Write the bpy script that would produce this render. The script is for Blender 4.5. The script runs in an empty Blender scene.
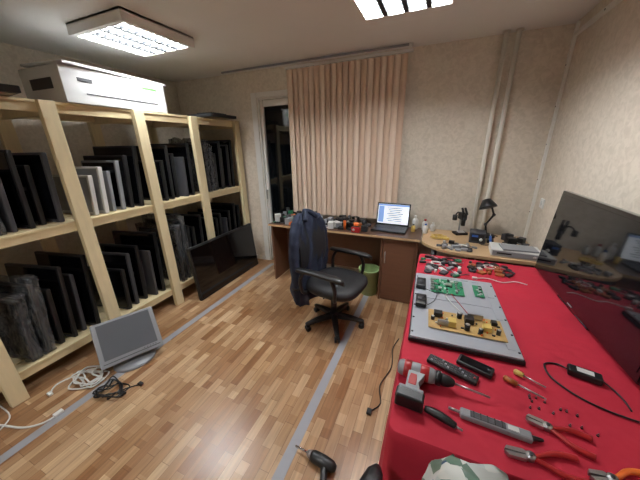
import bpy, bmesh, math, random
from mathutils import Matrix, Vector, Euler, noise
random.seed(7)
pi=math.pi
H=1.63
CEIL=2.50; D=3.15; XR=0.88; XL=-3.5; YN=-1.6

# ------------------------------------------------------------ materials
def lin(c):
    out=[]
    for v in c[:3]:
        v=v/255.0
        out.append(v/12.92 if v<=0.04045 else ((v+0.055)/1.055)**2.4)
    return tuple(out)+(1.0,)
_mc={}
def mat(name,rgb,rough=.5,metal=0.0,var=0.0,vs=15.0,bump=0.0,bs=60.0,emit=0.0,coat=0.0,alpha=1.0,stretch=None,spec=None,bd=.01):
    if name in _mc: return _mc[name]
    m=bpy.data.materials.new(name); m.use_nodes=True
    nt=m.node_tree; b=nt.nodes['Principled BSDF']; c=lin(rgb)
    b.inputs['Base Color'].default_value=c
    b.inputs['Roughness'].default_value=rough
    b.inputs['Metallic'].default_value=metal
    if spec is not None: b.inputs['Specular IOR Level'].default_value=spec
    if coat: b.inputs['Coat Weight'].default_value=coat
    if emit:
        b.inputs['Emission Color'].default_value=c
        b.inputs['Emission Strength'].default_value=emit
    tc=nt.nodes.new('ShaderNodeTexCoord')
    src=tc.outputs['Object']
    if stretch:
        mp=nt.nodes.new('ShaderNodeMapping'); mp.inputs['Scale'].default_value=stretch
        nt.links.new(src,mp.inputs['Vector']); src=mp.outputs['Vector']
    if var:
        n=nt.nodes.new('ShaderNodeTexNoise'); n.inputs['Scale'].default_value=vs; n.inputs['Detail'].default_value=4
        nt.links.new(src,n.inputs['Vector'])
        mx=nt.nodes.new('ShaderNodeMix'); mx.data_type='RGBA'
        mx.inputs['A'].default_value=tuple(v*(1-var) for v in c[:3])+(1,)
        mx.inputs['B'].default_value=tuple(min(1,v*(1+var)) for v in c[:3])+(1,)
        nt.links.new(n.outputs['Fac'],mx.inputs['Factor'])
        nt.links.new(mx.outputs['Result'],b.inputs['Base Color'])
    if bump:
        n2=nt.nodes.new('ShaderNodeTexNoise'); n2.inputs['Scale'].default_value=bs; n2.inputs['Detail'].default_value=3
        nt.links.new(src,n2.inputs['Vector'])
        bp=nt.nodes.new('ShaderNodeBump'); bp.inputs['Strength'].default_value=bump; bp.inputs['Distance'].default_value=bd
        nt.links.new(n2.outputs['Fac'],bp.inputs['Height']); nt.links.new(bp.outputs['Normal'],b.inputs['Normal'])
    _mc[name]=m
    return m

def wallpaper(name,rgb):
    m=bpy.data.materials.new(name); m.use_nodes=True
    nt=m.node_tree; b=nt.nodes['Principled BSDF']; c=lin(rgb); b.inputs['Roughness'].default_value=.82
    tc=nt.nodes.new('ShaderNodeTexCoord')
    n=nt.nodes.new('ShaderNodeTexNoise'); n.inputs['Scale'].default_value=24; n.inputs['Detail'].default_value=4; n.inputs['Distortion'].default_value=1.0
    nt.links.new(tc.outputs['Object'],n.inputs['Vector'])
    r=nt.nodes.new('ShaderNodeMapRange'); r.inputs[1].default_value=.38; r.inputs[2].default_value=.64; nt.links.new(n.outputs['Fac'],r.inputs[0])
    mx=nt.nodes.new('ShaderNodeMix'); mx.data_type='RGBA'
    mx.inputs['A'].default_value=tuple(min(1,v*1.05) for v in c[:3])+(1,); mx.inputs['B'].default_value=(c[0]*.91,c[1]*.90,c[2]*.88,1)
    nt.links.new(r.outputs[0],mx.inputs['Factor']); nt.links.new(mx.outputs['Result'],b.inputs['Base Color'])
    bp=nt.nodes.new('ShaderNodeBump'); bp.inputs['Strength'].default_value=.18; bp.inputs['Distance'].default_value=.005
    nt.links.new(n.outputs['Fac'],bp.inputs['Height']); nt.links.new(bp.outputs['Normal'],b.inputs['Normal'])
    return m
M_wall=wallpaper('wallpaper_beige',(221,211,196))
M_wallR=wallpaper('wallpaper_right',(219,207,191))
M_ceil=mat('ceiling_whitewash',(229,227,223),.9,var=.03,vs=3)
M_white=mat('white_paint',(228,226,221),.5,var=.03,vs=5)
M_pine=mat('pine_wood',(224,208,168),.65,var=.12,vs=6,stretch=(6,6,1.0),bump=.1)
M_pineY=mat('pine_wood_boards',(220,202,160),.65,var=.12,vs=6,stretch=(7,1,7),bump=.1)
M_black=mat('black_plastic',(22,22,24),.42,bump=.05,bs=300)
M_blackg=mat('black_gloss',(7,7,9),.08,coat=.5)
M_blackm=mat('black_matte',(30,30,33),.7,var=.15,vs=30)
M_fin=mat('louver_fin',(40,42,46),.6)
M_dgrey=mat('dark_grey_plastic',(58,58,62),.5)
M_screen=mat('dark_screen',(14,15,20),.18)
M_grey=mat('grey_plastic',(140,142,146),.45)
M_silver=mat('silver_plastic',(138,140,144),.45,metal=.2)
M_lgrey=mat('light_plastic',(205,205,202),.45)
M_metal=mat('steel',(180,180,182),.28,metal=.9)
M_chrome=mat('chrome',(215,215,218),.12,metal=1)
M_desk=mat('desk_walnut',(106,72,52),.4,var=.22,vs=5,stretch=(1,8,8))
M_desktop=mat('desk_top_walnut',(86,60,46),.32,var=.22,vs=5,stretch=(1,8,8))
M_oak=mat('oak_laminate',(190,158,120),.35,var=.12,vs=5,stretch=(1,7,7))
M_red=mat('red_cloth',(178,26,50),.8,var=.14,vs=5,bump=.6,bs=5,bd=.03)
M_navy=mat('navy_fabric',(24,33,54),.85,var=.3,vs=14,bump=.3,bs=25)
M_chairf=mat('chair_fabric',(26,27,30),.6,var=.2,vs=60,bump=.2,bs=200)
M_tape=mat('grey_tape',(150,151,156),.45,var=.08,vs=12)
M_duct=mat('duct_white',(226,222,213),.5)
M_pipe=mat('pipe_paint',(226,220,208),.45,var=.04)
M_pcbg=mat('pcb_green',(40,120,84),.4,var=.3,vs=60)
M_pcbt=mat('pcb_tan',(180,146,90),.5,var=.2,vs=50)
M_redp=mat('red_plastic',(170,38,40),.35)
M_orange=mat('orange_plastic',(226,110,40),.4)
M_yellow=mat('yellow_plastic',(206,176,96),.45)
M_blue=mat('blue_plastic',(52,92,168),.4)
M_green=mat('green_print',(110,170,96),.5)
M_carton=mat('white_carton',(206,206,204),.6,var=.03)
M_bin=mat('bin_green',(150,176,120),.45)
M_wirew=mat('white_cable',(220,220,216),.45)
M_glassn=mat('night_glass',(10,13,16),.05,spec=.6)
M_brown=mat('copper_brown',(150,84,40),.4)

def bagprint():
    m=bpy.data.materials.new('printed_bag'); m.use_nodes=True
    nt=m.node_tree; b=nt.nodes['Principled BSDF']; b.inputs['Roughness'].default_value=.35
    tc=nt.nodes.new('ShaderNodeTexCoord'); v=nt.nodes.new('ShaderNodeTexVoronoi'); v.inputs['Scale'].default_value=30
    nt.links.new(tc.outputs['Object'],v.inputs['Vector'])
    cr=nt.nodes.new('ShaderNodeValToRGB'); e=cr.color_ramp; e.interpolation='CONSTANT'
    cols=[(0,(196,200,196)),(.3,(96,120,104)),(.5,(150,168,176)),(.68,(60,84,112)),(.82,(214,214,206))]
    e.elements[0].position=0; e.elements[0].color=lin(cols[0][1]); e.elements[1].position=.3; e.elements[1].color=lin(cols[1][1])
    for p,c in cols[2:]:
        k=e.elements.new(p); k.color=lin(c)
    sp=nt.nodes.new('ShaderNodeSeparateColor'); nt.links.new(v.outputs['Color'],sp.inputs[0]); nt.links.new(sp.outputs[0],cr.inputs[0])
    nt.links.new(cr.outputs[0],b.inputs['Base Color'])
    return m
M_bag=bagprint()

def plastic_mat():
    m=bpy.data.materials.new('clear_film'); m.use_nodes=True
    nt=m.node_tree; nt.nodes.clear()
    o=nt.nodes.new('ShaderNodeOutputMaterial')
    t=nt.nodes.new('ShaderNodeBsdfTransparent'); t.inputs[0].default_value=(.88,.89,.9,1)
    g=nt.nodes.new('ShaderNodeBsdfPrincipled'); g.inputs['Base Color'].default_value=(.16,.165,.175,1); g.inputs['Roughness'].default_value=.16; g.inputs['Coat Weight'].default_value=1; g.inputs['Coat Roughness'].default_value=.12
    n=nt.nodes.new('ShaderNodeTexNoise'); n.inputs['Scale'].default_value=7; n.inputs['Detail'].default_value=2.5; n.inputs['Distortion'].default_value=2.5
    tc=nt.nodes.new('ShaderNodeTexCoord')
    mp=nt.nodes.new('ShaderNodeMapping'); mp.inputs['Scale'].default_value=(1.6,1.6,.6); mp.inputs['Rotation'].default_value=(0,.5,0)
    nt.links.new(tc.outputs['Object'],mp.inputs['Vector']); nt.links.new(mp.outputs[0],n.inputs['Vector'])
    r=nt.nodes.new('ShaderNodeMapRange'); r.inputs[1].default_value=.42; r.inputs[2].default_value=.62; r.inputs[3].default_value=.25; r.inputs[4].default_value=.65
    bp=nt.nodes.new('ShaderNodeBump'); bp.inputs['Strength'].default_value=1; bp.inputs['Distance'].default_value=.06
    nt.links.new(n.outputs['Fac'],bp.inputs['Height']); nt.links.new(bp.outputs['Normal'],g.inputs['Normal']); nt.links.new(bp.outputs['Normal'],g.inputs['Coat Normal'])
    nt.links.new(n.outputs['Fac'],r.inputs[0])
    x=nt.nodes.new('ShaderNodeMixShader'); nt.links.new(r.outputs[0],x.inputs[0]); nt.links.new(t.outputs[0],x.inputs[1]); nt.links.new(g.outputs[0],x.inputs[2])
    nt.links.new(x.outputs[0],o.inputs[0]); return m
M_film=plastic_mat()

def floor_mat():
    m=bpy.data.materials.new('parquet_laminate'); m.use_nodes=True
    nt=m.node_tree; b=nt.nodes['Principled BSDF']; b.inputs['Roughness'].default_value=.30
    tc=nt.nodes.new('ShaderNodeTexCoord')
    sep=nt.nodes.new('ShaderNodeSeparateXYZ'); nt.links.new(tc.outputs['Object'],sep.inputs[0])
    cmb=nt.nodes.new('ShaderNodeCombineXYZ'); nt.links.new(sep.outputs['Y'],cmb.inputs['X']); nt.links.new(sep.outputs['X'],cmb.inputs['Y'])
    def brick(w,h,c1,c2,mo,ms,off):
        br=nt.nodes.new('ShaderNodeTexBrick'); br.offset=off; br.offset_frequency=2; br.squash=1
        br.inputs['Scale'].default_value=1; br.inputs['Brick Width'].default_value=w; br.inputs['Row Height'].default_value=h
        br.inputs['Mortar Size'].default_value=ms; br.inputs['Mortar Smooth'].default_value=.2
        br.inputs['Color1'].default_value=lin(c1); br.inputs['Color2'].default_value=lin(c2); br.inputs['Mortar'].default_value=lin(mo)
        nt.links.new(cmb.outputs[0],br.inputs['Vector']); return br
    b1=brick(.28,.058,(208,178,142),(160,118,82),(134,100,72),.0012,.37)
    b2=brick(.20,.058,(255,255,255),(208,188,166),(235,235,235),.0,.63)
    mx=nt.nodes.new('ShaderNodeMix'); mx.data_type='RGBA'; mx.blend_type='MULTIPLY'; mx.inputs['Factor'].default_value=.85
    nt.links.new(b1.outputs['Color'],mx.inputs['A']); nt.links.new(b2.outputs['Color'],mx.inputs['B'])
    mp=nt.nodes.new('ShaderNodeMapping'); mp.inputs['Scale'].default_value=(60,4,1); nt.links.new(tc.outputs['Object'],mp.inputs['Vector'])
    n=nt.nodes.new('ShaderNodeTexNoise'); n.inputs['Scale'].default_value=1; n.inputs['Detail'].default_value=5; nt.links.new(mp.outputs[0],n.inputs['Vector'])
    cr=nt.nodes.new('ShaderNodeMapRange'); cr.inputs[1].default_value=.3; cr.inputs[2].default_value=.7; cr.inputs[3].default_value=.74; cr.inputs[4].default_value=1.08
    nt.links.new(n.outputs['Fac'],cr.inputs[0])
    m2=nt.nodes.new('ShaderNodeMix'); m2.data_type='RGBA'; m2.blend_type='MULTIPLY'; m2.inputs['Factor'].default_value=1
    nt.links.new(mx.outputs['Result'],m2.inputs['A']); nt.links.new(cr.outputs[0],m2.inputs['B'])
    nt.links.new(m2.outputs['Result'],b.inputs['Base Color'])
    return m
M_floor=floor_mat()

def tube_mat():
    m=bpy.data.materials.new('fluorescent_glow'); m.use_nodes=True
    nt=m.node_tree; nt.nodes.clear()
    o=nt.nodes.new('ShaderNodeOutputMaterial'); e=nt.nodes.new('ShaderNodeEmission')
    e.inputs[0].default_value=(.93,.97,1.0,1); e.inputs[1].default_value=185
    nt.links.new(e.outputs[0],o.inputs[0]); return m
M_tube=tube_mat()

# ------------------------------------------------------------ mesh builder
def T(x,y,z): return Matrix.Translation((x,y,z))
def R(rx=0,ry=0,rz=0): return Euler((rx,ry,rz)).to_matrix().to_4x4()
class B:
    def __init__(s): s.bm=bmesh.new(); s.mats=[]; s.M=Matrix.Identity(4)
    def mi(s,m):
        if m not in s.mats: s.mats.append(m)
        return s.mats.index(m)
    def merge(s,t,m,M=None,smooth=False):
        k=s.mi(m)
        for f in t.faces: f.material_index=k; f.smooth=smooth
        t.transform(s.M@(M if M is not None else Matrix.Identity(4)))
        me=bpy.data.meshes.new('tmp'); t.to_mesh(me); t.free(); s.bm.from_mesh(me); bpy.data.meshes.remove(me)
    def box(s,c,d,m,rot=(0,0,0),bev=0,seg=2,taper=None):
        t=bmesh.new(); bmesh.ops.create_cube(t,size=1)
        for v in t.verts:
            if taper and v.co.z>0: v.co.x*=taper[0]; v.co.y*=taper[1]
            v.co=Vector((v.co.x*d[0],v.co.y*d[1],v.co.z*d[2]))
        if bev: bmesh.ops.bevel(t,geom=t.edges[:],offset=bev,segments=seg,profile=.5,affect='EDGES')
        s.merge(t,m,T(*c)@R(*rot),smooth=bool(bev and seg>2))
        return s
    def cyl(s,p1,p2,r,m,r2=None,seg=16,smooth=True):
        p1=Vector(p1);p2=Vector(p2);d=p2-p1
        t=bmesh.new(); bmesh.ops.create_cone(t,cap_ends=True,segments=seg,radius1=r,radius2=r if r2 is None else r2,depth=d.length)
        q=d.to_track_quat('Z','Y').to_matrix().to_4x4()
        s.merge(t,m,Matrix.Translation((p1+p2)/2)@q,smooth=smooth and seg>8)
        return s
    def ell(s,c,d,m,rot=(0,0,0),seg=16,nz=0,ns=5,seed=0):
        t=bmesh.new(); bmesh.ops.create_uvsphere(t,u_segments=seg,v_segments=max(6,seg*2//3),radius=1)
        for v in t.verts:
            co=v.co.copy()
            if nz: co=co*(1+nz*noise.noise(co*ns*.5+Vector((seed,seed*2,0))))
            v.co=Vector((co.x*d[0],co.y*d[1],co.z*d[2]))
        s.merge(t,m,T(*c)@R(*rot),True); return s
    def tube(s,pts,r,m,seg=7,sub=6,closed=False,rf=None):
        P=[Vector(p) for p in pts]; out=[]
        n=len(P)
        if sub>1 and n>2:
            rng=n if closed else n-1
            for i in range(rng):
                p0=P[(i-1)%n] if (closed or i>0) else P[0]; p1=P[i]; p2=P[(i+1)%n]; p3=P[(i+2)%n] if (closed or i+2<n) else P[-1]
                for k in range(sub):
                    u=k/sub
                    out.append(.5*((2*p1)+(p2-p0)*u+(2*p0-5*p1+4*p2-p3)*u*u+(3*p1-p0-3*p2+p3)*u**3))
            if not closed: out.append(P[-1])
        else: out=P
        t=bmesh.new(); rings=[]; N=len(out); up=None
        for i,p in enumerate(out):
            a=out[(i-1)%N] if (closed or i>0) else out[0]; b=out[(i+1)%N] if (closed or i<N-1) else out[-1]
            d=(b-a); 
            if d.length<1e-7: d=Vector((0,0,1))
            d.normalize()
            if up is None:
                up=d.orthogonal().normalized()
            up=(up-d*up.dot(d))
            if up.length<1e-6: up=d.orthogonal()
            up.normalize(); sd=d.cross(up)
            rr=r if rf is None else r*rf(i/(N-1))
            rings.append([t.verts.new(p+(up*math.cos(2*pi*k/seg)+sd*math.sin(2*pi*k/seg))*rr) for k in range(seg)])
        for i in range(N if closed else N-1):
            A=rings[i];Bq=rings[(i+1)%N]
            for k in range(seg): t.faces.new((A[k],A[(k+1)%seg],Bq[(k+1)%seg],Bq[k]))
        if not closed:
            t.faces.new(rings[0][::-1]); t.faces.new(rings[-1])
        s.merge(t,m,None,True); return s
    def lathe(s,prof,m,M=None,seg=24):
        t=bmesh.new(); rings=[]
        for r,z in prof: rings.append([t.verts.new((max(r,1e-4)*math.cos(2*pi*k/seg),max(r,1e-4)*math.sin(2*pi*k/seg),z)) for k in range(seg)])
        for i in range(len(rings)-1):
            for k in range(seg): t.faces.new((rings[i][k],rings[i][(k+1)%seg],rings[i+1][(k+1)%seg],rings[i+1][k]))
        t.faces.new(rings[0][::-1]); t.faces.new(rings[-1])
        s.merge(t,m,M,True); return s
    def prism(s,poly,z0,z1,m,M=None,bev=0,smooth=False):
        t=bmesh.new(); a=[t.verts.new((x,y,z0)) for x,y in poly]; f=t.faces.new(a)
        r=bmesh.ops.extrude_face_region(t,geom=[f])
        for v in r['geom']:
            if isinstance(v,bmesh.types.BMVert): v.co.z=z1
        bmesh.ops.recalc_face_normals(t,faces=t.faces[:])
        if bev: bmesh.ops.bevel(t,geom=t.edges[:],offset=bev,segments=2,profile=.5,affect='EDGES')
        s.merge(t,m,M,smooth); return s
    def loft(s,rings,m,cap=True,smooth=True):
        t=bmesh.new(); V=[[t.verts.new(p) for p in r] for r in rings]; n=len(rings[0])
        for i in range(len(V)-1):
            for k in range(n): t.faces.new((V[i][k],V[i][(k+1)%n],V[i+1][(k+1)%n],V[i+1][k]))
        if cap: t.faces.new(V[0][::-1]); t.faces.new(V[-1])
        bmesh.ops.recalc_face_normals(t,faces=t.faces[:])
        s.merge(t,m,None,smooth); return s
    def done(s,name,loc=(0,0,0),rot=(0,0,0),snap=None):
        me=bpy.data.meshes.new(name); s.bm.to_mesh(me); s.bm.free()
        for m in s.mats: me.materials.append(m)
        o=bpy.data.objects.new(name,me); bpy.context.scene.collection.objects.link(o)
        o.location=loc; o.rotation_euler=rot
        if snap is not None:
            W=Matrix.Translation(loc)@Euler(rot).to_matrix().to_4x4()
            mz=min((W@v.co).z for v in me.vertices); o.location.z+=snap-mz
        return o

# ------------------------------------------------------------ room shell
b=B(); b.box(((XL+XR)/2,(YN+D)/2,-.05),(XR-XL+.6,D-YN+.6,.1),M_floor); b.done('floor')
b=B(); b.box(((XL+XR)/2,(YN+D)/2,CEIL+.05),(XR-XL+.6,D-YN+.6,.1),M_ceil); b.done('ceiling')
b=B(); b.box((XL-.1,(YN+D)/2,CEIL/2),(.2,D-YN+.4,CEIL),M_wall); b.done('wall_left')
b=B(); b.box((XR+.1,(YN+D)/2,CEIL/2),(.2,D-YN+.4,CEIL),M_wallR); b.done('wall_right')
b=B(); b.box(((XL+XR)/2,YN-.1,CEIL/2),(XR-XL,.2,CEIL),M_wall); b.done('wall_front')
DX0,DX1,DZ=-2.17,-1.40,2.2
b=B(); b.box(((XL+DX0)/2,D+.15,CEIL/2),(DX0-XL,.3,CEIL),M_wall); b.done('wall_back')
b=B(); b.box(((DX1+XR)/2,D+.15,CEIL/2),(XR-DX1,.3,CEIL),M_wall); b.done('wall_back')
b=B(); b.box(((DX0+DX1)/2,D+.15,(DZ+CEIL)/2),(DX1-DX0,.3,CEIL-DZ),M_wall); b.done('wall_back')
# balcony door
b=B(); yd=D+.03
b.box((DX0+.008,D+.02,DZ/2),(.014,.04,DZ-.002),M_white); b.box((DX1-.010,D+.02,DZ/2),(.018,.04,DZ-.002),M_white)
b.box(((DX0+DX1)/2,D+.02,DZ-.012),(DX1-DX0-.05,.04,.022),M_white)
b.box((DX0+.030,yd+.03,DZ/2),(.036,.06,DZ-.03),M_white,bev=.005); b.box((DX1-.05,yd+.03,DZ/2),(.055,.06,DZ-.03),M_white,bev=.005)
b.box(((DX0+DX1)/2,yd+.03,DZ-.06),(.66,.06,.07),M_white,bev=.005)
b.box(((DX0+DX1)/2,yd+.03,.55),(.66,.055,.09),M_white,bev=.005)
b.box(((DX0+DX1)/2,yd+.035,.28),(.66,.04,.46),M_white,bev=.005)
b.box(((DX0+DX1)/2,yd+.035,1.36),(.66,.012,1.56),M_glassn)
b.box(((DX0+DX1)/2,yd+.09,1.1),(.75,.02,2.18),M_blackm)
b.cyl((DX0+.03,yd-.02,1.05),(DX0+.03,yd+.0,1.05),.012,M_metal); b.box((DX0+.03,yd-.025,1.0),(.018,.014,.13),M_metal,bev=.004)
b.done('door_1')
b=B()
b.box((DX0-.045,D-.008,DZ/2+.03),(.08,.014,DZ+.06),M_white,bev=.003); b.box(((DX0+DX1)/2,D-.008,DZ+.03),(DX1-DX0,.014,.06),M_white,bev=.003)
b.done('trim_2')
b=B(); b.box(((XL+DX0-.09)/2,D-.008,.03),(DX0-.09-XL,.016,.06),M_duct); b.box(((DX1+XR)/2,D-.008,.03),(XR-DX1,.016,.06),M_duct); b.done('baseboard_back')
b=B(); b.box((XL+.008,(YN+D)/2,.03),(.016,D-YN,.06),M_duct); b.done('baseboard_left')
b=B(); b.box((XR-.008,(YN+D)/2,.03),(.016,D-YN,.06),M_duct); b.done('baseboard_right')
b=B(); b.box((XR-.011,1.55,CEIL-.10),(.022,3.0,.03),M_duct,bev=.003)
b.box((XR-.011,3.06,1.6),(.022,.028,1.77),M_duct,bev=.003)
for z in (1.0,1.3,1.6,1.9,2.2): b.cyl((XR-.024,3.06,z),(XR-.021,3.06,z),.006,M_dgrey)
for y in (.6,1.1,1.6,2.1,2.6): b.cyl((XR-.024,y,CEIL-.10),(XR-.021,y,CEIL-.10),.006,M_dgrey)
b.done('trim_1')
b=B()
for x in (.41,.50):
    b.cyl((x,D-.06,0.0),(x,D-.06,CEIL),.018,M_pipe)
    for z in (.5,1.9): b.box((x,D-.025,z),(.02,.05,.02),M_pipe)
    b.cyl((x,D-.06,CEIL-.012),(x,D-.06,CEIL),.030,M_pipe)
b.done('heating_pipes')
b=B(); b.box((XR-.006,2.86,1.12),(.012,.08,.08),M_white,bev=.003); b.cyl((XR-.013,2.86,1.12),(XR-.011,2.86,1.12),.022,M_lgrey); b.done('power_socket')
b=B(); b.box((-1.45,D-.12,CEIL-.013),(2.2,.06,.024),M_white,bev=.004); b.box((-1.45,D-.16,CEIL-.018),(2.18,.008,.02),M_grey)
b.cyl((-2.55,D-.12,CEIL-.014),(-2.57,D-.12,CEIL-.014),.016,M_white); b.cyl((-.35,D-.12,CEIL-.014),(-.33,D-.12,CEIL-.014),.016,M_white)
b.done('curtain_rail')
M_bl=[mat('blind_fabric_a',(231,208,187),.8,var=.05,vs=30,stretch=(1,1,.3)),mat('blind_fabric_b',(218,190,166),.8,var=.05,vs=30,stretch=(1,1,.3))]
b=B(); x=-1.70; i=0
while x<-.38:
    w=.089; seg=6
    a=math.radians(20+3*math.sin(i*2.1)); pts=[]
    for k in range(seg+1):
        u=(k/seg-.5)*w; cv=.009*(1-(2*k/seg-1)**2)
        pts.append((x+.035+u*math.cos(a)-cv*math.sin(a), D-.062-u*math.sin(a)-cv))
    poly=pts+[(p[0],p[1]+.0015) for p in pts[::-1]]
    b.prism(poly,.80,CEIL-.06,M_bl[i%2])
    b.box((x+.035,D-.06,CEIL-.045),(.03,.01,.04),M_white)
    x+=.066; i+=1
b.box((-1.02,D-.065,CEIL-.04),(1.38,.03,.025),M_white)
b.done('vertical_blinds')

def luminaire(cx,cy):
    b=B(); s=.60; h=.075
    b.box((0,0,-.006),(s,s,.012),M_white)
    for sx in (-1,1):
        b.box((sx*(s/2-.018),0,-h/2),(.036,s,h),M_white); b.box((0,sx*(s/2-.018),-h/2),(s-.072,.036,h),M_white)
    for k in range(4):
        x=(k-1.5)*.134
        b.cyl((x,-.255,-.042),(x,.255,-.042),.013,M_tube,seg=12)
        b.box((x,-.26,-.042),(.03,.008,.034),M_white); b.box((x,.26,-.042),(.03,.008,.034),M_white)
    for k in (1,2,3):
        x=(k-2)*.134
        b.box((x,0,-.062),(.030,s-.073,.024),M_fin)
    for k in range(1,10):
        y=-.264+k*.0528
        b.box((0,y,-.066),(s-.073,.006,.016),M_fin)
    b.done('ceiling_light',(cx,cy,CEIL))
luminaire(-2.3,1.76); luminaire(-.29,1.9); luminaire(-1.3,-.75)

def tape(x0,y0,x1,y1,w):
    b=B(); d=Vector((x1-x0,y1-y0,0)); L=d.length; a=math.atan2(d.y,d.x)
    b.box((0,0,.0012),(L,w,.0016),M_tape); b.done('floor_tape',((x0+x1)/2,(y0+y1)/2,0),(0,0,a))
tape(-2.07,-1.4,-2.07,3.05,.06); tape(-.58,-1.4,-.58,2.9,.06)

# ------------------------------------------------------------ shelving rack
SX0,SX1=-3.13,-2.47
posts=[-.22,.45,1.13,1.76,2.36,3.06]
Z1,Z2,Z3=.20,1.12,1.95
b=B()
for y in posts:
    for x in (SX0,SX1): b.box((x,y,(Z3-.001)/2),(.045,.09,Z3-.001),M_pine,bev=.003)
    for z in (Z1,Z2,Z3):
        b.box(((SX0+SX1)/2,y,z-.055),(SX1-SX0-.045,.03,.07),M_pine,bev=.002)
for z in (Z1,Z2,Z3):
    for x in (SX0+.045,SX1-.0375): b.box((x,(posts[0]+posts[-1])/2,z-.046),(.03,posts[-1]-posts[0]+.09,.055),M_pineY,bev=.002)
    n=5
    for k in range(n):
        x=SX0+.07+k*(SX1-SX0-.14)/(n-1)
        b.box((x,(posts[0]+posts[-1])/2,z-.009),(.118,posts[-1]-posts[0]+.09,.018),M_pineY,bev=.002)
b.done('wooden_shelving_rack')

def screen_parts(b,w,h,d,body,scr=M_screen,bez=.018,stand=False,bulge=True,bt=.022,back=None):
    z0=.10 if stand else 0
    b.box((0,0,z0+h/2),(w,d,h),body,bev=min(.006,d*.25))
    b.box((0,-d/2-.0005,z0+h/2+.004),(w-2*bez,.003,h-2*bez-.008),scr)
    if bulge:
        b.box((0,d/2+bt*.36,z0+h*.48),(w*.62,bt,h*.6),body,bev=bt*.27)
        for k in range(6): b.box((0,d/2+bt*.885,z0+h*.60+k*.012),(w*.42,.002,.004),M_black)
        b.box((0,d/2+bt*.885,z0+h*.36),(w*.22,.002,h*.12),M_dgrey); b.box((w*.18,d/2+bt*.885,z0+h*.5),(w*.08,.002,h*.05),M_white)
    for k in range(4): b.cyl((w*.3+k*.018,-d/2-.003,z0+bez*.45),(w*.3+k*.018,-d/2,z0+bez*.45),.003,M_grey,seg=8)
    if stand:
        b.box((0,d/2+.015,.085),(.07,.03,.16),body,bev=.005)
        b.lathe([(.11,0),(.115,.006),(.10,.014),(.03,.02),(.001,.02)],body,T(0,.03,0)@Matrix.Diagonal((1.15,.85,1,1)))
def film(b,w,h,d,seed):
    t=bmesh.new(); bmesh.ops.create_cube(t,size=1)
    bmesh.ops.subdivide_edges(t,edges=t.edges[:],cuts=22,use_grid_fill=True)
    for v in t.verts:
        p=Vector((v.co.x*(w+.03),v.co.y*(d+.008),v.co.z*(h+.05)))
        up=max(0,v.co.z+.1)
        q=noise.noise_vector(p*6+Vector((seed,0,0)))
        r=abs(noise.noise(Vector((p.x*13+p.z*5,p.y*9,p.z*6+seed))))
        p+=Vector((q.x*.018*(1+up*2),-.034*r*(1 if v.co.y<0 else -.3),q.z*.02+up*.07*noise.noise(Vector((p.x*9,seed,1)))))
        v.co=p+Vector((0,0,(h+.05)/2))
    for v in t.verts: v.co.z=max(v.co.z,-.001)
    b.merge(t,M_film,None,True)
def panel(name,x,y,z,w,h,d,body,scr=M_screen,yaw=0,tilt=0,stand=False,wrap=False,bulge=True,seed=0,roll=0):
    b=B(); screen_parts(b,w,h,d,body,scr,stand=stand,bulge=bulge,bt=.014)
    if wrap: film(b,w,h,d+.02,seed)
    b.done(name,(x,y,z),(tilt,roll,yaw),snap=z+.001)
def fill(y0,y1,z,specs,yw=.14,tl=-.05):
    n=len(specs); gap=(y1-y0-.09-.09)/n
    for i,sp in enumerate(specs):
        kind,w,h,off=sp
        y=y0+.045+.035+gap*(i+.5)
        x=SX1-.05-w/2*.98-off
        yaw=yw+random.uniform(-.015,.015); tilt=tl+random.uniform(-.008,.008)
        if kind=='w': panel('computer_monitor',x,y,z,w,h,.035,M_lgrey,M_grey,yaw,tilt,bulge=True)
        elif kind=='s': panel('computer_monitor',x,y,z,w,h,.035,M_silver,M_screen,yaw,tilt)
        elif kind=='b': panel('computer_monitor',x,y,z,w,h,.03,M_silver,M_screen,yaw+pi,-tilt)
        elif kind=='d': panel('computer_monitor',x,y,z,w,h,.03,M_dgrey,M_screen,yaw+pi,-tilt)
        elif kind=='p': panel('plastic_wrapped_television',x,y,z,w,h,.025,M_black,M_blackg,yaw,tilt,wrap=True,bulge=False,seed=i*3+y0)
        elif kind=='g': panel('computer_monitor',x,y,z,w,h,.035,M_dgrey,M_screen,yaw,tilt)
        elif kind=='t': panel('flat_television',x,y,z,w,h,.03,M_black,M_blackg,yaw,tilt)
        else: panel('computer_monitor',x,y,z,w,h,.035,M_black,M_screen,yaw,tilt)
P=posts
fill(P[0],P[1],Z2,[('k',.5,.42,0),('p',.5,.40,0),('t',.52,.5,0),('p',.46,.36,0),('k',.5,.5,0)])
fill(P[1],P[2],Z2,[('p',.46,.27,.0),('p',.5,.34,.02),('d',.44,.40,.02),('t',.5,.52,.02),('k',.46,.42,.07),('g',.5,.50,.03)],.2)
fill(P[2],P[3],Z2,[('w',.42,.32,.02),('w',.36,.38,.0),('b',.40,.34,.03),('s',.42,.42,.02),('k',.5,.46,.03),('k',.5,.54,.0)],.10,-.09)
fill(P[3],P[4],Z2,[('k',.44,.40,.0),('t',.50,.54,.02),('k',.5,.46,.05),('d',.5,.42,.0),('t',.5,.56,.0)],.18)
fill(P[4],P[5],Z2,[('p',.48,.56,.0),('p',.5,.50,.0),('k',.5,.44,.02),('t',.5,.58,.0),('k',.45,.50,.04),('k',.5,.54,.0),('t',.5,.60,.0)])
fill(P[0],P[1],Z1,[('p',.5,.52,0),('t',.55,.6,0),('k',.5,.5,0),('t',.55,.6,0),('k',.5,.5,0)])
fill(P[1],P[2],Z1,[('p',.50,.46,.0),('p',.52,.54,.0),('k',.52,.46,.03),('t',.52,.60,.02),('d',.5,.50,.05),('t',.5,.64,0)],.2,-.08)
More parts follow.
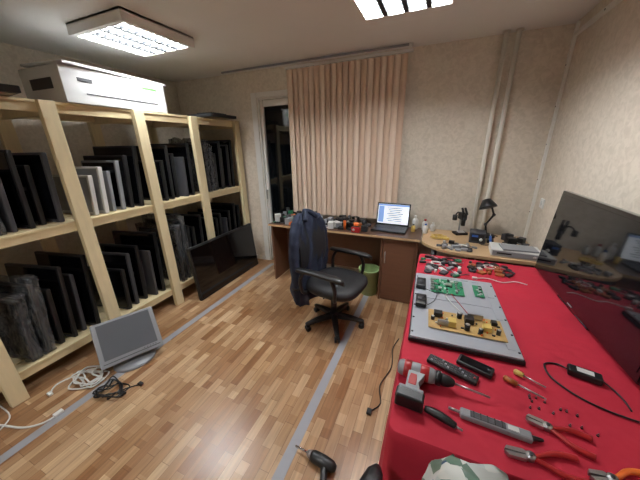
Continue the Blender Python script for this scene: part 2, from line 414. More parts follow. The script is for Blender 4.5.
fill(P[2],P[3],Z1,[('k',.48,.40,.0),('g',.44,.52,.02),('t',.5,.56,.03),('d',.5,.48,.0),('t',.5,.64,.0)],.22,-.06)
fill(P[3],P[4],Z1,[('p',.50,.60,.0),('p',.50,.68,.0),('t',.5,.60,.02),('k',.5,.56,.03),('t',.5,.68,.0)])
fill(P[4],P[5],Z1,[('t',.5,.58,.0),('k',.5,.62,.02),('d',.5,.54,.0),('t',.5,.62,.02),('t',.5,.7,.0),('k',.5,.66,.0)])
# on top of rack
b=B()
b.box((0,0,.12),(.46,.84,.24),M_carton,bev=.004); b.box((.2315,.02,.07),(.002,.60,.008),M_dgrey); b.box((.2315,.26,.185),(.002,.14,.018),M_green)
b.box((.2315,-.27,.16),(.002,.10,.025),M_dgrey); b.box((0,0,.2415),(.05,.84,.002),M_lgrey); b.box((0,-.421,.13),(.25,.002,.07),M_dgrey)
b.box((.02,.02,.258),(.44,.86,.018),M_lgrey,rot=(0,.03,.04),bev=.003)
b.done('cardboard_carton',(-2.70,1.66,Z3+.001),(0,0,.05),snap=Z3+.002)
b=B(); screen_parts(b,.62,.46,.04,M_black); b.done('flat_television',(-2.80,.70,Z3+.05),(pi/2,0,pi/2-.1),snap=Z3+.001)
b=B(); screen_parts(b,.42,.36,.035,M_blackm); b.done('computer_monitor',(-2.70,2.72,Z3+.05),(pi/2,0,pi/2),snap=Z3+.001)
b=B(); b.box((0,0,.01),(.30,.40,.02),M_carton,bev=.002);b.box((.01,0,.026),(.28,.38,.012),M_lgrey,rot=(0,0,.1),bev=.002); b.done('stacked_paper',(-2.75,.08,Z3+.001))

b=B(); screen_parts(b,1.08,.62,.04,M_black,M_blackg,bez=.02); b.done('flat_television',(-2.28,2.42,.3),(-.10,0,pi/2),snap=.001)

# silver monitor on the floor, leaning back on its stand
b=B()
b.lathe([(.13,0),(.135,.008),(.12,.020),(.04,.034),(.001,.036)],M_silver,T(0,.04,0)@Matrix.Diagonal((1.1,.9,1,1)))
b.box((0,.09,.08),(.09,.04,.15),M_silver,rot=(-.40,0,0),bev=.01)
b.M=T(0,.0,.07)@R(-.64,0,0)
b.box((0,0,.165),(.42,.045,.345),M_silver,bev=.008); b.box((0,-.0235,.180),(.355,.003,.275),mat('screen_reflection_grey',(88,91,96),.22))  # screen is off; its grey base colour stands in for reflected room light
b.box((0,.03,.17),(.28,.03,.22),M_silver,bev=.01); b.box((0,-.024,.018),(.38,.002,.006),M_dgrey)
for k in range(5): b.cyl((.08+k*.02,-.026,.030),(.08+k*.02,-.022,.030),.004,M_dgrey,seg=8)
b.M=Matrix.Identity(4)
b.done('computer_monitor',(-2.06,.99,.001),(0,0,math.radians(64)),snap=.001)
def coil(name,cx,cy,z,r,n,m,thick=.004,seed=1,tail=None,head=None):
    rnd=random.Random(seed); pts=list(head or [])
    for i in range(n*8):
        a=i*pi/4; rr=r*(1+.35*rnd.uniform(-1,1)); pts.append((cx+rr*math.cos(a)+rnd.uniform(-.03,.03),cy+rr*.75*math.sin(a)+rnd.uniform(-.03,.03),z+thick+ (i/(n*8))*thick*2.0*n*.6))
    if tail: pts+= tail
    b=B(); b.tube(pts,thick,m,seg=6,sub=4)
    e=pts[0]; b.box((e[0],e[1],z+.010),(.05,.03,.02),m,bev=.004); e=pts[-1]; b.box((e[0],e[1],z+.010),(.035,.025,.02),m,bev=.004)
    b.done(name)
coil('power_cable',-2.24,.76,.001,.10,6,M_wirew,.0055,1,[(-2.36,.72,.006),(-2.40,.62,.006),(-2.34,.56,.006)])
coil('power_cable',-1.97,.74,.001,.08,5,M_black,.0045,5,[(-1.88,.80,.006),(-1.82,.86,.006)])
b=B(); b.tube([(-2.62,.20,.006),(-2.4,.30,.006),(-2.2,.36,.006),(-2.12,.42,.006),(-2.10,.48,.006)],.006,M_wirew); b.box((-2.10,.50,.012),(.03,.05,.02),M_wirew,bev=.004)
b.tube([(-2.62,.05,.006),(-2.45,.12,.006),(-2.3,.22,.006),(-2.36,.36,.006),(-2.55,.38,.006)],.0045,M_wirew)
b.done('extension_cord')

# ------------------------------------------------------------ brown desk
b=B(); dx0,dx1,dy0,dy1,dz=-1.80,-.065,2.62,3.04,.75
PX=-.44
b.box(((dx0+dx1)/2,(dy0+dy1)/2,dz-.0125),(dx1-dx0,dy1-dy0,.025),M_desktop,bev=.003)
b.box(((dx0+dx1)/2,dy0+.002,dz-.0125),(dx1-dx0-.004,.008,.022),M_oak)
b.box((dx0+.03,(dy0+dy1)/2,(dz-.025)/2),(.022,dy1-dy0-.05,dz-.025),M_desk)
b.box((PX,(dy0+dy1)/2,(dz-.025)/2),(.022,dy1-dy0-.05,dz-.025),M_desk); b.box((dx1-.03,(dy0+dy1)/2,(dz-.025)/2),(.022,dy1-dy0-.05,dz-.025),M_desk)
b.box(((dx0+PX)/2,dy1-.06,.45),(PX-dx0,.018,.55),M_desk)
b.box(((PX+dx1)/2,dy1-.06,.36),(dx1-PX-.06,.018,.70),M_desk)
pc=(PX+dx1-.03)/2; pw=dx1-.03-PX-.03
b.box((pc,dy0+.04,.36),(pw,.02,.70),M_desk,bev=.003); b.cyl((pc-.13,dy0+.015,.45),(pc-.13,dy0+.015,.57),.006,M_metal)
for z in (.45,.57): b.cyl((pc-.13,dy0+.015,z),(pc-.13,dy0+.035,z),.005,M_metal)
b.done('office_desk')
b=B(); poly=[(-.055,3.05),(-.055,2.60),(-.02,2.54),(.04,2.48),(.11,2.43),(.20,2.395),(.30,2.375),(.45,2.37),(.85,2.37),(.85,3.05)]
b.prism(poly,.722,.75,M_oak,bev=.003)
b.box((.40,2.45,.36),(.022,.1,.72),M_desk);b.box((.40,2.93,.36),(.022,.16,.72),M_desk); b.box((.82,2.7,.36),(.022,.6,.72),M_desk); b.box((.60,2.98,.45),(.40,.018,.5),M_desk)
b.cyl((.06,2.52,0),(.06,2.52,.722),.025,M_dgrey); b.lathe([(.05,0),(.05,.01),(.027,.02)],M_dgrey,T(.06,2.52,0))
b.done('corner_desk')

# laptop
b=B(); b.box((0,0,.010),(.36,.24,.018),M_black,bev=.004)
for r in range(5):
    for c in range(13): b.box((-.145+c*.0242,.075-r*.021,.0195),(.020,.017,.003),M_dgrey)
b.box((0,-.075,.0195),(.10,.06,.001),M_dgrey)
b.M=T(0,.115,.018)@R(-.18,0,0)
b.box((0,.006,.123),(.36,.010,.246),M_black,bev=.003)
M_scr=mat('laptop_page',(226,232,240),.4,emit=.7); M_scrb=mat('laptop_bluebar',(120,150,200),.4,emit=.6); M_scrt=mat('laptop_text',(120,126,140),.4,emit=.3)
b.box((0,0,.125),(.335,.002,.215),M_scr); b.box((0,-.0012,.222),(.335,.001,.018),M_scrb); b.box((-.13,-.0012,.118),(.06,.001,.18),M_scrb)
for k in range(8): b.box((.02,-.0012,.19-k*.02),(.18-(k%3)*.03,.001,.008),M_scrt)
b.M=Matrix.Identity(4); b.cyl((-.12,.117,.02),(.12,.117,.02),.006,M_black)
b.done('laptop',(-.40,2.86,.7505),(0,0,-.05))

def screwdriver(b,p,a,L,hm):
    M0=b.M; b.M=b.M@T(*p)@R(0,0,a)
    b.cyl((-L*.5,0,.011),(-.02,0,.011),.011,hm,r2=.009,seg=10); b.cyl((-.02,0,.011),(L*.5,0,.011),.0032,M_metal,seg=10)
    b.box((L*.5,0,.011),(.012,.007,.002),M_metal); b.ell((-L*.5,0,.011),(.008,.011,.011),hm,seg=8); b.M=M0
def small_parts(name,x0,x1,y0,y1,z,n,seed,tall=.03,cols=None,big=1):
    rnd=random.Random(seed); b=B(); cols=cols or [M_black,M_dgrey,M_blackm,M_grey,M_brown,M_pcbg,M_orange,M_lgrey,M_black,M_black]
    nx=max(1,round(math.sqrt(n*(x1-x0)/(y1-y0)))); ny=max(1,n//nx)
    for i in range(nx):
        for j in range(ny):
            x=x0+(i+.5)*(x1-x0)/nx+rnd.uniform(-.01,.01); y=y0+(j+.5)*(y1-y0)/ny+rnd.uniform(-.01,.01); m=rnd.choice(cols); k=rnd.random(); a=rnd.uniform(0,3.1)
            if k<.40: h=rnd.uniform(.01,tall); b.box((x,y,z+h/2),(big*rnd.uniform(.03,.07),big*rnd.uniform(.02,.05),h),m,rot=(0,0,a),bev=.002)
            elif k<.62: h=rnd.uniform(.012,tall*1.4); b.cyl((x,y,z),(x,y,z+h),rnd.uniform(.008,.02)*big,m)
            elif k<.8: screwdriver(b,(x,y,z),a,rnd.uniform(.08,.13),m)
            elif k<.9:
                b.tube([(x+.04*math.cos(t_*1.3),y+.03*math.sin(t_*1.3),z+.006+t_*.001) for t_ in range(9)],.004,rnd.choice([M_black,M_wirew,M_black]),sub=3,seg=5)
            else:
                b.lathe([(.012,0),(.026,0),(.026,.014),(.012,.014),(.012,.0)],m,T(x,y,z),seg=14)
    b.done(name)
small_parts('small_tools_pile',-1.75,-1.20,2.66,3.0,.751,100,3,.10,big=1.4)
small_parts('small_tools_pile',-1.17,-.63,2.69,3.0,.751,100,9,.09,big=1.4,cols=[M_black,M_dgrey,M_blackm,M_grey,M_brown,M_black,M_orange,M_lgrey,M_black,M_black,M_desktop])
b=B(); b.box((0,0,.03),(.09,.04,.06),M_redp,bev=.006); b.box((0,0,.062),(.07,.03,.006),M_black,bev=.002); b.cyl((-.02,-.021,.03),(-.02,-.018,.03),.014,M_lgrey); b.done('red_tool_box',(-.72,2.648,.751),(0,0,0))
def bottle(name,x,y,z,h,r,m,cap):
    b=B(); b.lathe([(r*.9,0),(r,.004),(r,h*.62),(r*.85,h*.72),(r*.4,h*.80),(r*.38,h*.86)],m); b.lathe([(r*.45,h*.86),(r*.45,h),(r*.3,h*1.0)],cap); b.done(name,(x,y,z))
bottle('plastic_bottle',-.15,2.98,.7505,.15,.03,M_lgrey,M_white); bottle('plastic_bottle',-.05,2.97,.7505,.12,.028,M_lgrey,M_redp); bottle('flux_bottle',-.16,2.88,.7505,.08,.022,M_yellow,M_black)
bottle('plastic_bottle',-.04,2.86,.7505,.10,.024,M_white,M_blue); bottle('plastic_bottle',.03,2.97,.7505,.09,.026,M_lgrey,M_white)
# desk lamp
b=B(); b.lathe([(.075,0),(.078,.008),(.07,.02),(.02,.03),(.012,.03)],M_black)
b.tube([(0,0,.02),(-.02,.0,.12),(.035,-.0,.22)],.010,M_black,sub=1); b.ell((-.02,0,.12),(.016,.016,.016),M_dgrey,seg=10)
b.tube([(.035,0,.22),(.0,-.03,.30),(-.03,-.05,.34)],.009,M_black,sub=1); b.ell((.035,0,.22),(.016,.016,.016),M_dgrey,seg=10)
b.lathe([(.02,.05),(.035,.045),(.072,-.02),(.075,-.035),(.068,-.035)],M_black,T(-.045,-.06,.33)@R(-.35,-.3,0))
b.tube([(.05,.03,.01),(.08,.04,.006),(.10,.0,.006)],.003,M_black)
b.done('desk_lamp',(.52,2.95,.7505))
b=B(); b.box((0,0,.012),(.12,.09,.022),M_black,bev=.004); b.cyl((0,.03,.02),(0,.03,.22),.008,M_metal); b.box((0,.0,.19),(.05,.09,.07),M_black,bev=.006)
b.cyl((0,-.03,.10),(0,-.03,.18),.020,M_black); b.cyl((-.015,-.05,.215),(-.015,.0,.27),.011,M_black); b.cyl((.015,-.05,.215),(.015,.0,.27),.011,M_black); b.box((0,-.01,.03),(.06,.05,.012),M_lgrey,bev=.002)
b.tube([(0,.03,.2),(-.05,.0,.23),(-.09,-.03,.2)],.007,M_black); b.cyl((-.09,-.03,.21),(-.09,-.03,.16),.022,M_black)
b.done('microscope',(.29,2.94,.7505),(0,0,.4))
b=B(); b.box((0,0,.05),(.13,.14,.10),M_dgrey,bev=.006); b.box((0,-.071,.055),(.10,.003,.065),M_black); b.cyl((.03,-.08,.04),(.03,-.07,.04),.014,M_lgrey); b.box((-.02,-.0735,.07),(.05,.002,.02),M_blue)
b.tube([(.0,-.07,.02),(.04,-.11,.01),(.09,-.10,.01),(.11,-.05,.015)],.004,M_black); b.cyl((.11,-.05,.018),(.105,.01,.06),.010,M_blue); b.cyl((.105,.01,.06),(.102,.04,.076),.003,M_metal)
b.box((.11,.02,.015),(.05,.07,.03),M_black,bev=.004)
b.done('soldering_station',(.42,2.76,.7505),(0,0,-.1))
b=B(); b.box((0,0,.03),(.34,.20,.055),M_lgrey,bev=.005); b.box((0,-.101,.03),(.32,.003,.04),M_grey); b.box((-.08,-.103,.032),(.10,.002,.012),M_black); b.cyl((.12,-.106,.03),(.12,-.10,.03),.011,M_metal)
for k in range(8): b.box((-.08+k*.02,.03,.058),(.008,.10,.002),M_dgrey)
for sx in (-.14,.14):
    for sy in (-.08,.08): b.cyl((sx,sy,0),(sx,sy,.004),.012,M_black)
b.box((.02,-.02,.066),(.24,.14,.012),M_grey,rot=(0,0,.12),bev=.002)
b.done('set_top_box',(.66,2.50,.7505),(0,0,-.06))
coil('cable_coil',.09,2.74,.7505,.055,4,M_yellow,.004,8)
small_parts('soldering_accessories',.12,.36,2.42,2.62,.751,20,21,.035,[M_black,M_dgrey,M_grey,M_metal,M_black])
small_parts('soldering_accessories',.64,.82,2.66,2.92,.751,9,31,.09,[M_black,M_dgrey,M_grey,M_black],big=1.3)

# ------------------------------------------------------------ red table with cloth
tx0,tx1,ty0,ty1,tz=-.05,.80,.65,2.25,.755
b=B()
b.box(((tx0+tx1)/2,(ty0+ty1)/2,.735),(tx1-tx0-.02,ty1-ty0-.02,.03),M_desk)
for x in (tx0+.06,tx1-.06):
    for y in (ty0+.06,ty1-.06): b.box((x,y,.36),(.05,.05,.72),M_desk)
def perim(n,r=.03):
    out=[]; x0,x1,y0,y1=tx0,tx1,ty0,ty1
    segs=[((x1-r,y0),(x0+r,y0),(0,-1)),((x0,y0+r),(x0,y1-r),(-1,0)),((x0+r,y1),(x1-r,y1),(0,1)),((x1,y1-r),(x1,y0+r),(1,0))]
    cents=[(x0+r,y0+r,-pi/2,-pi),(x0+r,y1-r,pi,pi/2),(x1-r,y1-r,pi/2,0),(x1-r,y0+r,0,-pi/2)]
    for (a,bb,nn),(cx,cy,a0,a1) in zip(segs,cents):
        L=math.hypot(bb[0]-a[0],bb[1]-a[1]); k=int(L/.012)
        for i in range(k+1):
            u=i/k; out.append((a[0]+(bb[0]-a[0])*u,a[1]+(bb[1]-a[1])*u,nn[0],nn[1],.0))
        for i in range(1,8):
            t=a0+(a1-a0)*i/8; out.append((cx+r*math.cos(t),cy+r*math.sin(t),math.cos(t),math.sin(t),1.0))
    return out
pr=perim(0)
t=bmesh.new(); V=[]
K=22; s=0; acc=[]
for i,p in enumerate(pr):
    if i: s+=math.hypot(p[0]-pr[i-1][0],p[1]-pr[i-1][1])
    acc.append(s)
for k in range(K+1):
    u=k/K; ring=[]
    for i,(x,y,nx,ny,c) in enumerate(pr):
        S=acc[i]
        f=.5+.5*math.sin(S*21+1.3*math.sin(S*5.3)); f2=.5+.5*math.sin(S*47+2)
        lim=.45 if nx>.5 else (.30 if ny<-.5 else (.45 if ny>.5 else .62))
        if k==0: o=0; z=tz
        else:
            o=.004+.03*u*lim*.6+lim*(u**.8)*(.055*f+.014*f2)
            z=tz-.008-u*.66+.012*math.sin(S*9)*u
        ring.append(t.verts.new((x+nx*o,y+ny*o,z)))
    V.append(ring)
n=len(pr)
for k in range(K):
    for i in range(n): t.faces.new((V[k][i],V[k][(i+1)%n],V[k+1][(i+1)%n],V[k+1][i]))
t.faces.new(V[0][::-1])
bmesh.ops.recalc_face_normals(t,faces=t.faces[:])
b.merge(t,M_red,None,True)
for f in b.bm.faces:
    if len(f.verts)>20: f.smooth=False
b.done('cloth_covered_table')
TZ=tz+.001

# television standing on the table
b=B(); W=1.06; Hh=.55
b.box((0,0,.022+Hh/2),(W,.035,Hh),M_blackg,bev=.006)
b.box((0,-.0185,.030+Hh/2),(W-.05,.002,Hh-.06),mat('tv_screen_gloss',(14,16,20),.06,coat=.4))
b.box((0,.028,.022+Hh*.42),(W*.7,.025,Hh*.6),M_black,bev=.008)
b.box((0,-.0195,.036),(.05,.002,.006),M_silver)
b.box((0,.01,.02),(.10,.03,.04),M_blackg,bev=.004); b.box((0,0.02,.006),(.34,.05,.010),M_blackg,bev=.004)
b.done('television',(.755,1.66,TZ),(-.08,0,-pi/2+.04),snap=TZ)

# opened television chassis lying face down
b=B(); w,l=.46,.70
b.box((0,0,.012),(w,l,.022),M_black,bev=.004); b.box((0,0,.026),(w-.012,l-.012,.010),mat('sheet_metal',(174,178,186),.38,metal=.35,var=.06,vs=8),bev=.003)
SM=_mc['sheet_metal']
for k in range(3): b.box((.19,-.22+k*.22,.032),(.03,.16,.003),SM,bev=.001)
for k in range(4): b.box((-.05+k*.06,.32,.032),(.04,.02,.003),SM,bev=.001)
b.box((-.0,.03,.032),(.34,.012,.004),SM,bev=.001)
for sx in (-1,1):
    for k in range(6): b.cyl((sx*(w/2-.015),-.31+k*.12,.031),(sx*(w/2-.015),-.31+k*.12,.034),.005,M_dgrey,seg=10)
rnd=random.Random(4)
gx,gy=-.04,.19
b.box((gx,gy,.037),(.18,.18,.002),M_pcbg); b.box((gx+.01,gy+.01,.041),(.035,.035,.006),M_black); b.box((gx+.01,gy+.01,.048),(.03,.03,.008),M_metal)
for k in range(30): b.box((gx+rnd.uniform(-.08,.08),gy+rnd.uniform(-.08,.08),.041),(rnd.uniform(.006,.02),rnd.uniform(.006,.02),.007),rnd.choice([M_black,M_metal,M_lgrey,M_black]))
for k in range(5): b.box((gx-.085,gy-.065+k*.032,.044),(.018,.02,.014),M_metal)
for k in range(5): b.cyl((gx+.05,gy-.07+k*.03,.038),(gx+.05,gy-.07+k*.03,.05),.005,M_metal,seg=10)
b.box((.13,.19,.037),(.05,.14,.002),M_pcbg); 
for k in range(8): b.box((.13+rnd.uniform(-.015,.015),.135+k*.015,.041),(.014,.008,.006),rnd.choice([M_black,M_lgrey]))
qx,qy=.02,-.18
b.box((qx,qy,.037),(.33,.16,.002),M_pcbt)
for (ox,oy,sx,sy,sz,m) in ((-.12,.03,.04,.035,.025,M_black),(-.06,-.03,.035,.04,.03,M_yellow),(.02,.02,.04,.04,.028,M_black),(.09,-.02,.035,.035,.026,M_yellow),(-.10,-.045,.05,.01,.03,M_metal),(.05,.055,.07,.008,.03,M_metal),(.13,.04,.025,.03,.018,M_black)):
    b.box((qx+ox,qy+oy,.038+sz/2),(sx,sy,sz),m,bev=.002)
for (ox,oy,r,h) in ((-.02,.045,.012,.028),(.005,-.045,.012,.03),(.06,-.055,.010,.026),(.135,-.035,.009,.024),(-.145,-.01,.009,.02)):
    b.cyl((qx+ox,qy+oy,.038),(qx+ox,qy+oy,.038+h),r,M_black); b.cyl((qx+ox,qy+oy,.038+h),(qx+ox,qy+oy,.039+h),r*.8,M_metal)
for k in range(36): b.box((qx+rnd.uniform(-.15,.15),qy+rnd.uniform(-.07,.07),.041),(rnd.uniform(.004,.014),.006,.006),rnd.choice([M_black,M_brown,M_lgrey,M_dgrey,M_orange]))
for (sx,sy) in ((-.19,.17),(-.185,-.04)):
    b.box((sx,sy,.046),(.055,.11,.028),M_black,bev=.006); b.cyl((sx,sy,.06),(sx,sy,.063),.02,M_dgrey)
b.tube([(gx,gy-.09,.04),(gx-.01,.04,.045),(qx,qy+.075,.042)],.003,M_lgrey); b.tube([(gx+.02,gy-.09,.04),(gx+.03,.04,.05),(qx+.03,qy+.075,.042)],.002,M_redp)
b.tube([(-.17,.11,.045),(-.1,.08,.04),(gx-.05,gy-.08,.04)],.002,M_black); b.tube([(-.17,-.1,.045),(-.12,-.02,.04),(-.1,.06,.04),(gx-.06,gy-.08,.04)],.002,M_black)
b.done('opened_television_chassis',(.185,1.46,TZ),(0,0,.03))

def remote(name,x,y,a,L,w):
    b=B(); b.box((0,0,.010),(L,w,.018),M_black,bev=.005)
    for i in range(int(L/.014)-1):
        for j in range(3): b.box((-L/2+.018+i*.013,(j-1)*w*.26,.020),(.007,w*.16,.003),M_dgrey if (i+j)%5 else M_grey)
    b.cyl((L/2-.012,0,.019),(L/2-.012,0,.0215),.004,M_redp,seg=10); b.done(name,(x,y,TZ),(0,0,a))
remote('remote_control',.147,.985,-.34,.19,.046)
b=B(); b.box((0,0,.011),(.13,.055,.02),M_black,bev=.005); b.box((0,0,.0215),(.11,.04,.001),M_screen); b.cyl((.05,0,.021),(.05,0,.023),.006,M_dgrey); b.done('remote_control',(.235,1.035,TZ),(0,0,-.34))

# cordless drill lying on its side
b=B()
RX=R(0,pi/2,0)
b.lathe([(.010,-.095),(.024,-.092),(.030,-.08),(.031,-.02),(.029,.03),(.024,.045)],M_grey,RX)
b.lathe([(.0315,-.07),(.0325,-.068),(.0325,-.045),(.0315,-.043)],M_redp,RX)
b.lathe([(.0305,-.01),(.0315,-.008),(.0305,.02),(.029,.022)],M_redp,RX)
b.lathe([(.026,.045),(.027,.05),(.027,.062),(.025,.064)],M_black,RX)
b.lathe([(.021,.064),(.022,.07),(.021,.09),(.013,.108),(.006,.112)],M_black,RX)
b.cyl((.11,0,0),(.225,0,-.012),.0035,M_metal,seg=10)
hx=((-1,-1,1),(1,-1,1),(1.1,0,1),(1,1,1),(-1,1,1),(-1.1,0,1))
b.loft([[(-.02+cx*.030,-.02,cz*.020) for cx,cz,s2 in hx],[(-.03+cx*.020,-.07,cz*.017) for cx,cz,s2 in hx],[(-.025+cx*.024,-.105,cz*.019) for cx,cz,s2 in hx]],M_grey,smooth=False)
b.box((-.03,-.06,.0),(.03,.06,.038),M_redp,bev=.004)
b.box((-.005,-.03,0),(.016,.03,.014),M_black,bev=.003)
b.box((-.03,-.112,0),(.085,.016,.050),M_grey,bev=.005); b.box((-.03,-.138,0),(.095,.042,.054),M_black,bev=.007)
b.done('cordless_drill',(.040,.895,TZ+.033),(0,0,-.06),snap=TZ)
b=B(); b.tube([(0,0,.012),(.05,.0,.014),(.10,-.005,.012)],.013,M_black,rf=lambda u:.75+.35*math.sin(u*pi)); b.cyl((.10,-.005,.012),(.12,-.006,.010),.0035,M_metal); b.done('screwdriver',(.055,.76,TZ),(0,0,-.25),snap=TZ)
def pliers(name,x,y,a,hm,L=.19,op=.16):
    b=B(); k=L/.19
    for s_ in (-1,1):
        pts=[(0,0,.010),(-.03*k,s_*.012,.010),(-.07*k,s_*.030*(op/.16),.010),(-.12*k,s_*.032*(op/.16),.010)]
        b.tube(pts,.0075,hm,rf=lambda u:.75+.45*u,seg=8)
        b.prism([(-.01*k,0),(.015*k,s_*.015),(.055*k,s_*.014),(.062*k,s_*.003),(.02*k,s_*.0015)][::s_],.004,.016,M_metal)
    b.cyl((0,0,.002),(0,0,.019),.012,M_metal); b.cyl((0,0,.019),(0,0,.021),.005,M_dgrey,seg=10)
    b.done(name,(x,y,TZ),(0,0,a),snap=TZ)
pliers('combination_pliers',.345,.715,pi+.10,M_redp,.20)
pliers('combination_pliers',.42,.84,pi-.25,M_redp,.17)
pliers('side_cutters',.53,.73,pi+.2,M_orange,.16)
b=B()
b.box((0,0,.012),(.20,.034,.020),M_silver,bev=.006); b.box((-.02,0,.0225),(.10,.022,.002),M_dgrey); b.box((.05,0,.0235),(.03,.018,.003),M_lgrey,bev=.001)
b.cyl((-.10,0,.012),(-.135,.002,.012),.005,M_metal)
for k in range(5): b.box((-.06+k*.02,.0,.024),(.004,.024,.002),M_black)
b.tube([(.10,0,.012),(.115,.005,.010),(.13,.01,.008)],.009,M_black,rf=lambda u:1-.5*u)
b.done('utility_knife',(.265,.785,TZ),(0,0,-.06),snap=TZ)
b=B(); screwdriver(b,(0,0,0),0,.12,M_brown); b.done('screwdriver',(.39,.985,TZ),(0,0,-.45),snap=TZ)
b=B(); screwdriver(b,(0,0,0),0,.09,M_yellow); b.done('screwdriver',(.42,1.04,TZ),(0,0,-.5),snap=TZ)
b=B()
rnd=random.Random(12)
for k in range(14):
    x=rnd.uniform(-.08,.12);y=rnd.uniform(-.05,.05); b.cyl((x,y,0),(x,y,.003),.004,M_black,seg=8); b.cyl((x,y,.003),(x,y,.010),.0018,M_metal,seg=6)
b.done('loose_screws',(.47,.92,TZ),snap=TZ)
b=B(); b.box((0,0,.014),(.10,.045,.027),M_black,bev=.005); b.box((0,0,.028),(.05,.025,.001),M_lgrey)
b.tube([(-.05,0,.012),(-.08,.02,.004),(-.12,-.01,.004),(-.10,-.08,.004),(-.03,-.13,.004),(.05,-.145,.004),(.12,-.14,.004)],.0035,M_black)
b.tube([(.05,0,.012),(.08,-.02,.004),(.10,-.06,.004),(.11,-.10,.004)],.003,M_black)
b.done('power_adapter',(.62,1.14,TZ),(0,0,-.25),snap=TZ)
small_parts('scattered_parts',.0,.26,1.88,2.20,TZ,30,41,.022,[M_black,M_dgrey,M_grey,M_black,M_lgrey,M_black,M_pcbg])
small_parts('scattered_parts',.30,.56,1.99,2.20,TZ,20,55,.02,[M_black,M_dgrey,M_lgrey,M_brown,M_black])
b=B(); b.tube([(.32,1.90,TZ+.004),(.40,1.93,TZ+.004),(.48,1.90,TZ+.004),(.56,1.94,TZ+.004),(.62,1.92,TZ+.004)],.003,M_wirew); b.box((.32,1.90,TZ+.007),(.03,.02,.012),M_wirew,bev=.002); b.done('signal_cable')

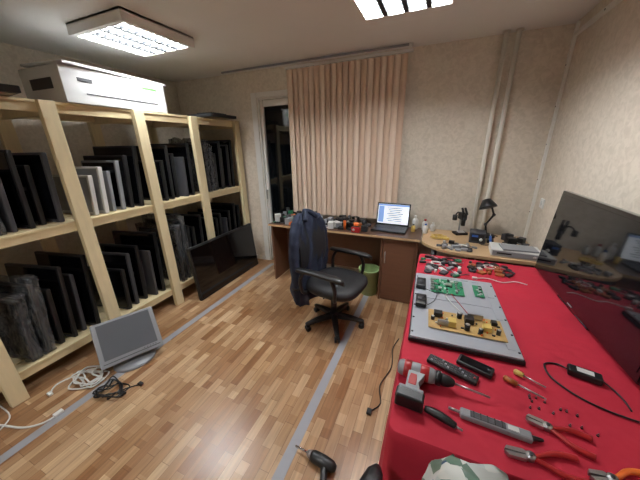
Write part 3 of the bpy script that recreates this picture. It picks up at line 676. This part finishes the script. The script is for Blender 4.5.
# ------------------------------------------------------------ office chair (faces local +x)
def chair(name,loc,yaw,jacket=False):
    e=bpy.data.objects.new(name,None); bpy.context.scene.collection.objects.link(e); e.location=loc; e.rotation_euler=(0,0,yaw)
    b=B()
    for k in range(5):
        a=k*2*pi/5+.3; ca,sa=math.cos(a),math.sin(a)
        b.loft([[(ca*r_-sa*w_*cx,sa*r_+ca*w_*cx,zc+h_*cz) for cx,cz in ((-1,-1),(1,-1),(1,.6),(.5,1),(-.5,1),(-1,.6))] for r_,w_,zc,h_ in ((.03,.030,.108,.026),(.16,.025,.096,.020),(.27,.018,.076,.013),(.285,.014,.073,.010))],M_black,smooth=False)
        cx,cy=ca*.265,sa*.265
        b.cyl((cx,cy,.05),(cx,cy,.075),.008,M_metal,seg=10)
        for s_ in (-1,1):
            ox,oy=-sa*.014*s_,ca*.014*s_
            b.cyl((cx+ox*.5,cy+oy*.5,.027),(cx+ox*1.7,cy+oy*1.7,.027),.026,M_black)
        b.box((cx,cy,.045),(.03,.03,.02),M_black,rot=(0,0,a),bev=.004)
    b.lathe([(.04,.07),(.045,.075),(.045,.13),(.034,.14)],M_black); b.lathe([(.028,.13),(.028,.27),(.020,.272),(.020,.40)],M_black)
    b.box((.02,0,.405),(.24,.20,.03),M_black,bev=.005); b.tube([(0,-.08,.40),(.02,-.17,.395),(.02,-.22,.40)],.006,M_black)
    def se(rx,ry,z,n=36,p=3.2,cx=.035):
        out=[]
        for i in range(n):
            t_=2*pi*i/n; c,s_=math.cos(t_),math.sin(t_)
            out.append((cx+rx*math.copysign(abs(c)**(2/p),c),ry*math.copysign(abs(s_)**(2/p),s_),z))
        return out
    b.loft([se(.20,.20,.41),se(.235,.235,.418),se(.25,.25,.445),se(.245,.245,.478),se(.22,.22,.494),se(.15,.15,.494),se(.05,.05,.488)],M_chairf)
    rings=[]
    for k in range(13):
        u=k/12; z=.56+u*.46; hw=.21*(1-.35*max(0,u-.7)/.3*max(0,u-.7)/.3)*(.85+.15*min(1,u*4)); th=.028*math.sqrt(max(.05,1-(2*u-1)**6))
        xx=-.260-.05*u+.02*math.sin(u*pi)
        ring=[]
        for i in range(24):
            t_=2*pi*i/24; c,s_=math.cos(t_),math.sin(t_); yy=hw*math.copysign(abs(s_)**.6,s_)
            ring.append((xx+th*math.copysign(abs(c)**.7,c)+.05*(yy/.21)**2,yy,z))
        rings.append(ring)
    b.loft(rings,M_chairf)
    b.tube([(-.05,0,.41),(-.24,0,.405),(-.32,0,.46),(-.325,0,.60),(-.31,0,.75)],.020,M_black,rf=lambda u:1.1)
    for s_ in (-1,1):
        b.tube([(.12,s_*.17,.415),(.15,s_*.26,.43),(.165,s_*.285,.55),(.13,s_*.285,.635)],.016,M_black)
        b.tube([(-.13,s_*.17,.415),(-.16,s_*.26,.43),(-.17,s_*.285,.55),(-.13,s_*.285,.635)],.016,M_black)
        b.loft([[(x_,s_*.285+w_*c_,z_+.018*d_) for c_,d_ in ((-1,-.6),(0,-1),(1,-.6),(1,.6),(.5,1),(-.5,1),(-1,.6))] for x_,w_,z_ in ((-.20,.012,.640),(-.18,.028,.648),(-.02,.034,.655),(.17,.034,.650),(.22,.024,.640),(.245,.010,.628))],M_black)
    o=b.done(name+'_frame'); o.name='frame'; o.parent=e
    if jacket:
        j=B(); rings=[]; N=72
        for k in range(44):
            u=k/43; z=1.065-u*.83
            hw=.215*(1-.55*math.exp(-u*14)); hw*=1+.07*math.sin(u*5); th=.070*(1-.7*math.exp(-u*18))+.02*u
            cx=-.305-.02*math.sin(u*pi)+(.03*u)
            ring=[]
            for i in range(N):
                t_=2*pi*i/N; c,s_=math.cos(t_),math.sin(t_)
                fold=1+.26*u**.5*math.sin(t_*9+u*2)+.12*math.sin(t_*17+u*7)
                yy=hw*math.copysign(abs(s_)**.8,s_)*(1+.04*math.sin(t_*9)); xx=cx+th*math.copysign(abs(c)**.8,c)*fold
                q=noise.noise_vector(Vector((xx*9,yy*9,z*7)))
                zz=z+.02*q.z+(.035*math.sin(t_*2+1) if k>40 else 0)
                ring.append((xx+q.x*.024+.05*(yy/.21)**2*(1-u),yy+q.y*.024,zz))
            rings.append(ring)
        j.loft(rings,M_navy)
        j.tube([(-.23,-.09,1.02),(-.25,-.05,1.065),(-.30,0,1.08),(-.27,.05,1.065),(-.23,.09,1.02)],.022,M_navy)
        for s_ in (-1,1):
            pts=[(-.28,s_*.15,1.00),(-.26,s_*.215,.90),(-.25,s_*.24,.74),(-.245,s_*.245,.58),(-.26,s_*.23,.44)]
            j.tube(pts,.05,M_navy,seg=14,sub=8,rf=lambda u:.95-.25*u+.06*math.sin(u*40))
            j.tube([(-.26,s_*.23,.445),(-.262,s_*.23,.42)],.040,M_blackm,seg=14,sub=1)
        oj=j.done('jacket'); oj.parent=e
    return e
chair('office_chair',(-.75,2.05,0),-.16,True)
chair('office_chair',(.19,.33,0),pi/2-.10)

def bag(name,loc,d,m,seed):
    b=B(); rings=[]; N=56
    for k in range(26):
        u=k/25; z=u*d[2]; s_=1-.40*max(0,(u-.6)/.4)**2+.03*math.sin(u*9)
        ring=[]
        for i in range(N):
            t_=2*pi*i/N; c,sn=math.cos(t_),math.sin(t_); q=noise.noise_vector(Vector((c*2.5+seed,sn*2.5,u*7)))
            ring.append((d[0]/2*s_*math.copysign(abs(c)**.6,c)*(1+.16*q.x),d[1]/2*s_*math.copysign(abs(sn)**.6,sn)*(1+.16*q.y),z+(.03*q.z*u if k else 0)))
        rings.append(ring)
    b.loft(rings,m)
    b.done(name,loc,snap=loc[2])
bag('shopping_bag',(.17,.525,.4955),(.22,.12,.37),M_bag,3)
b=B(); b.lathe([(.085,0),(.09,.004),(.115,.30),(.122,.305),(.122,.315),(.110,.315),(.105,.30),(.082,.02),(.001,.018)],M_bin); b.done('waste_bin',(-.575,2.74,.001))

b=B()
b.cyl((-.16,0,.03),(-.08,0,.032),.006,M_chrome); b.cyl((-.08,0,.032),(-.055,0,.032),.016,M_metal,r2=.024)
b.lathe([(.024,-.055),(.03,-.04),(.032,.02),(.028,.07),(.015,.09)],M_black,T(0,0,.033)@R(0,pi/2,0))
b.tube([(.03,-.01,.03),(.05,-.06,.024),(.07,-.11,.022)],.019,M_black,rf=lambda u:1.1-.2*u); b.tube([(.07,-.11,.015),(.12,-.16,.006),(.20,-.12,.006),(.26,-.14,.006)],.004,M_black)
b.done('soldering_gun',(-.40,.88,.001),(0,0,-.1),snap=.001)
b=B(); b.tube([(-.14,2.05,.006),(-.17,1.9,.006),(-.15,1.7,.006),(-.20,1.5,.006),(-.17,1.36,.006),(-.22,1.28,.006)],.004,M_black); b.box((-.225,1.27,.012),(.03,.04,.02),M_black,bev=.004); b.done('power_cord')

# ------------------------------------------------------------ camera & world
f=268.0
Y=Vector((120,97,-f)).normalized(); Z=Vector((-15,760,f)); Z=(Z-Y*Z.dot(Y)).normalized(); X=Y.cross(Z)
cam=bpy.data.cameras.new('camera'); co=bpy.data.objects.new('camera',cam); bpy.context.scene.collection.objects.link(co)
Rm=Matrix((X,Y,Z)); co.matrix_world=Matrix.Translation((0,0,H))@Rm.to_4x4()
cam.sensor_width=36; cam.lens=f/640*36; cam.clip_start=.02
bpy.context.scene.camera=co
w=bpy.data.worlds.new('world'); bpy.context.scene.world=w; w.use_nodes=True
w.node_tree.nodes['Background'].inputs[0].default_value=(.01,.012,.018,1); w.node_tree.nodes['Background'].inputs[1].default_value=1
bpy.context.scene.view_settings.view_transform='Standard'
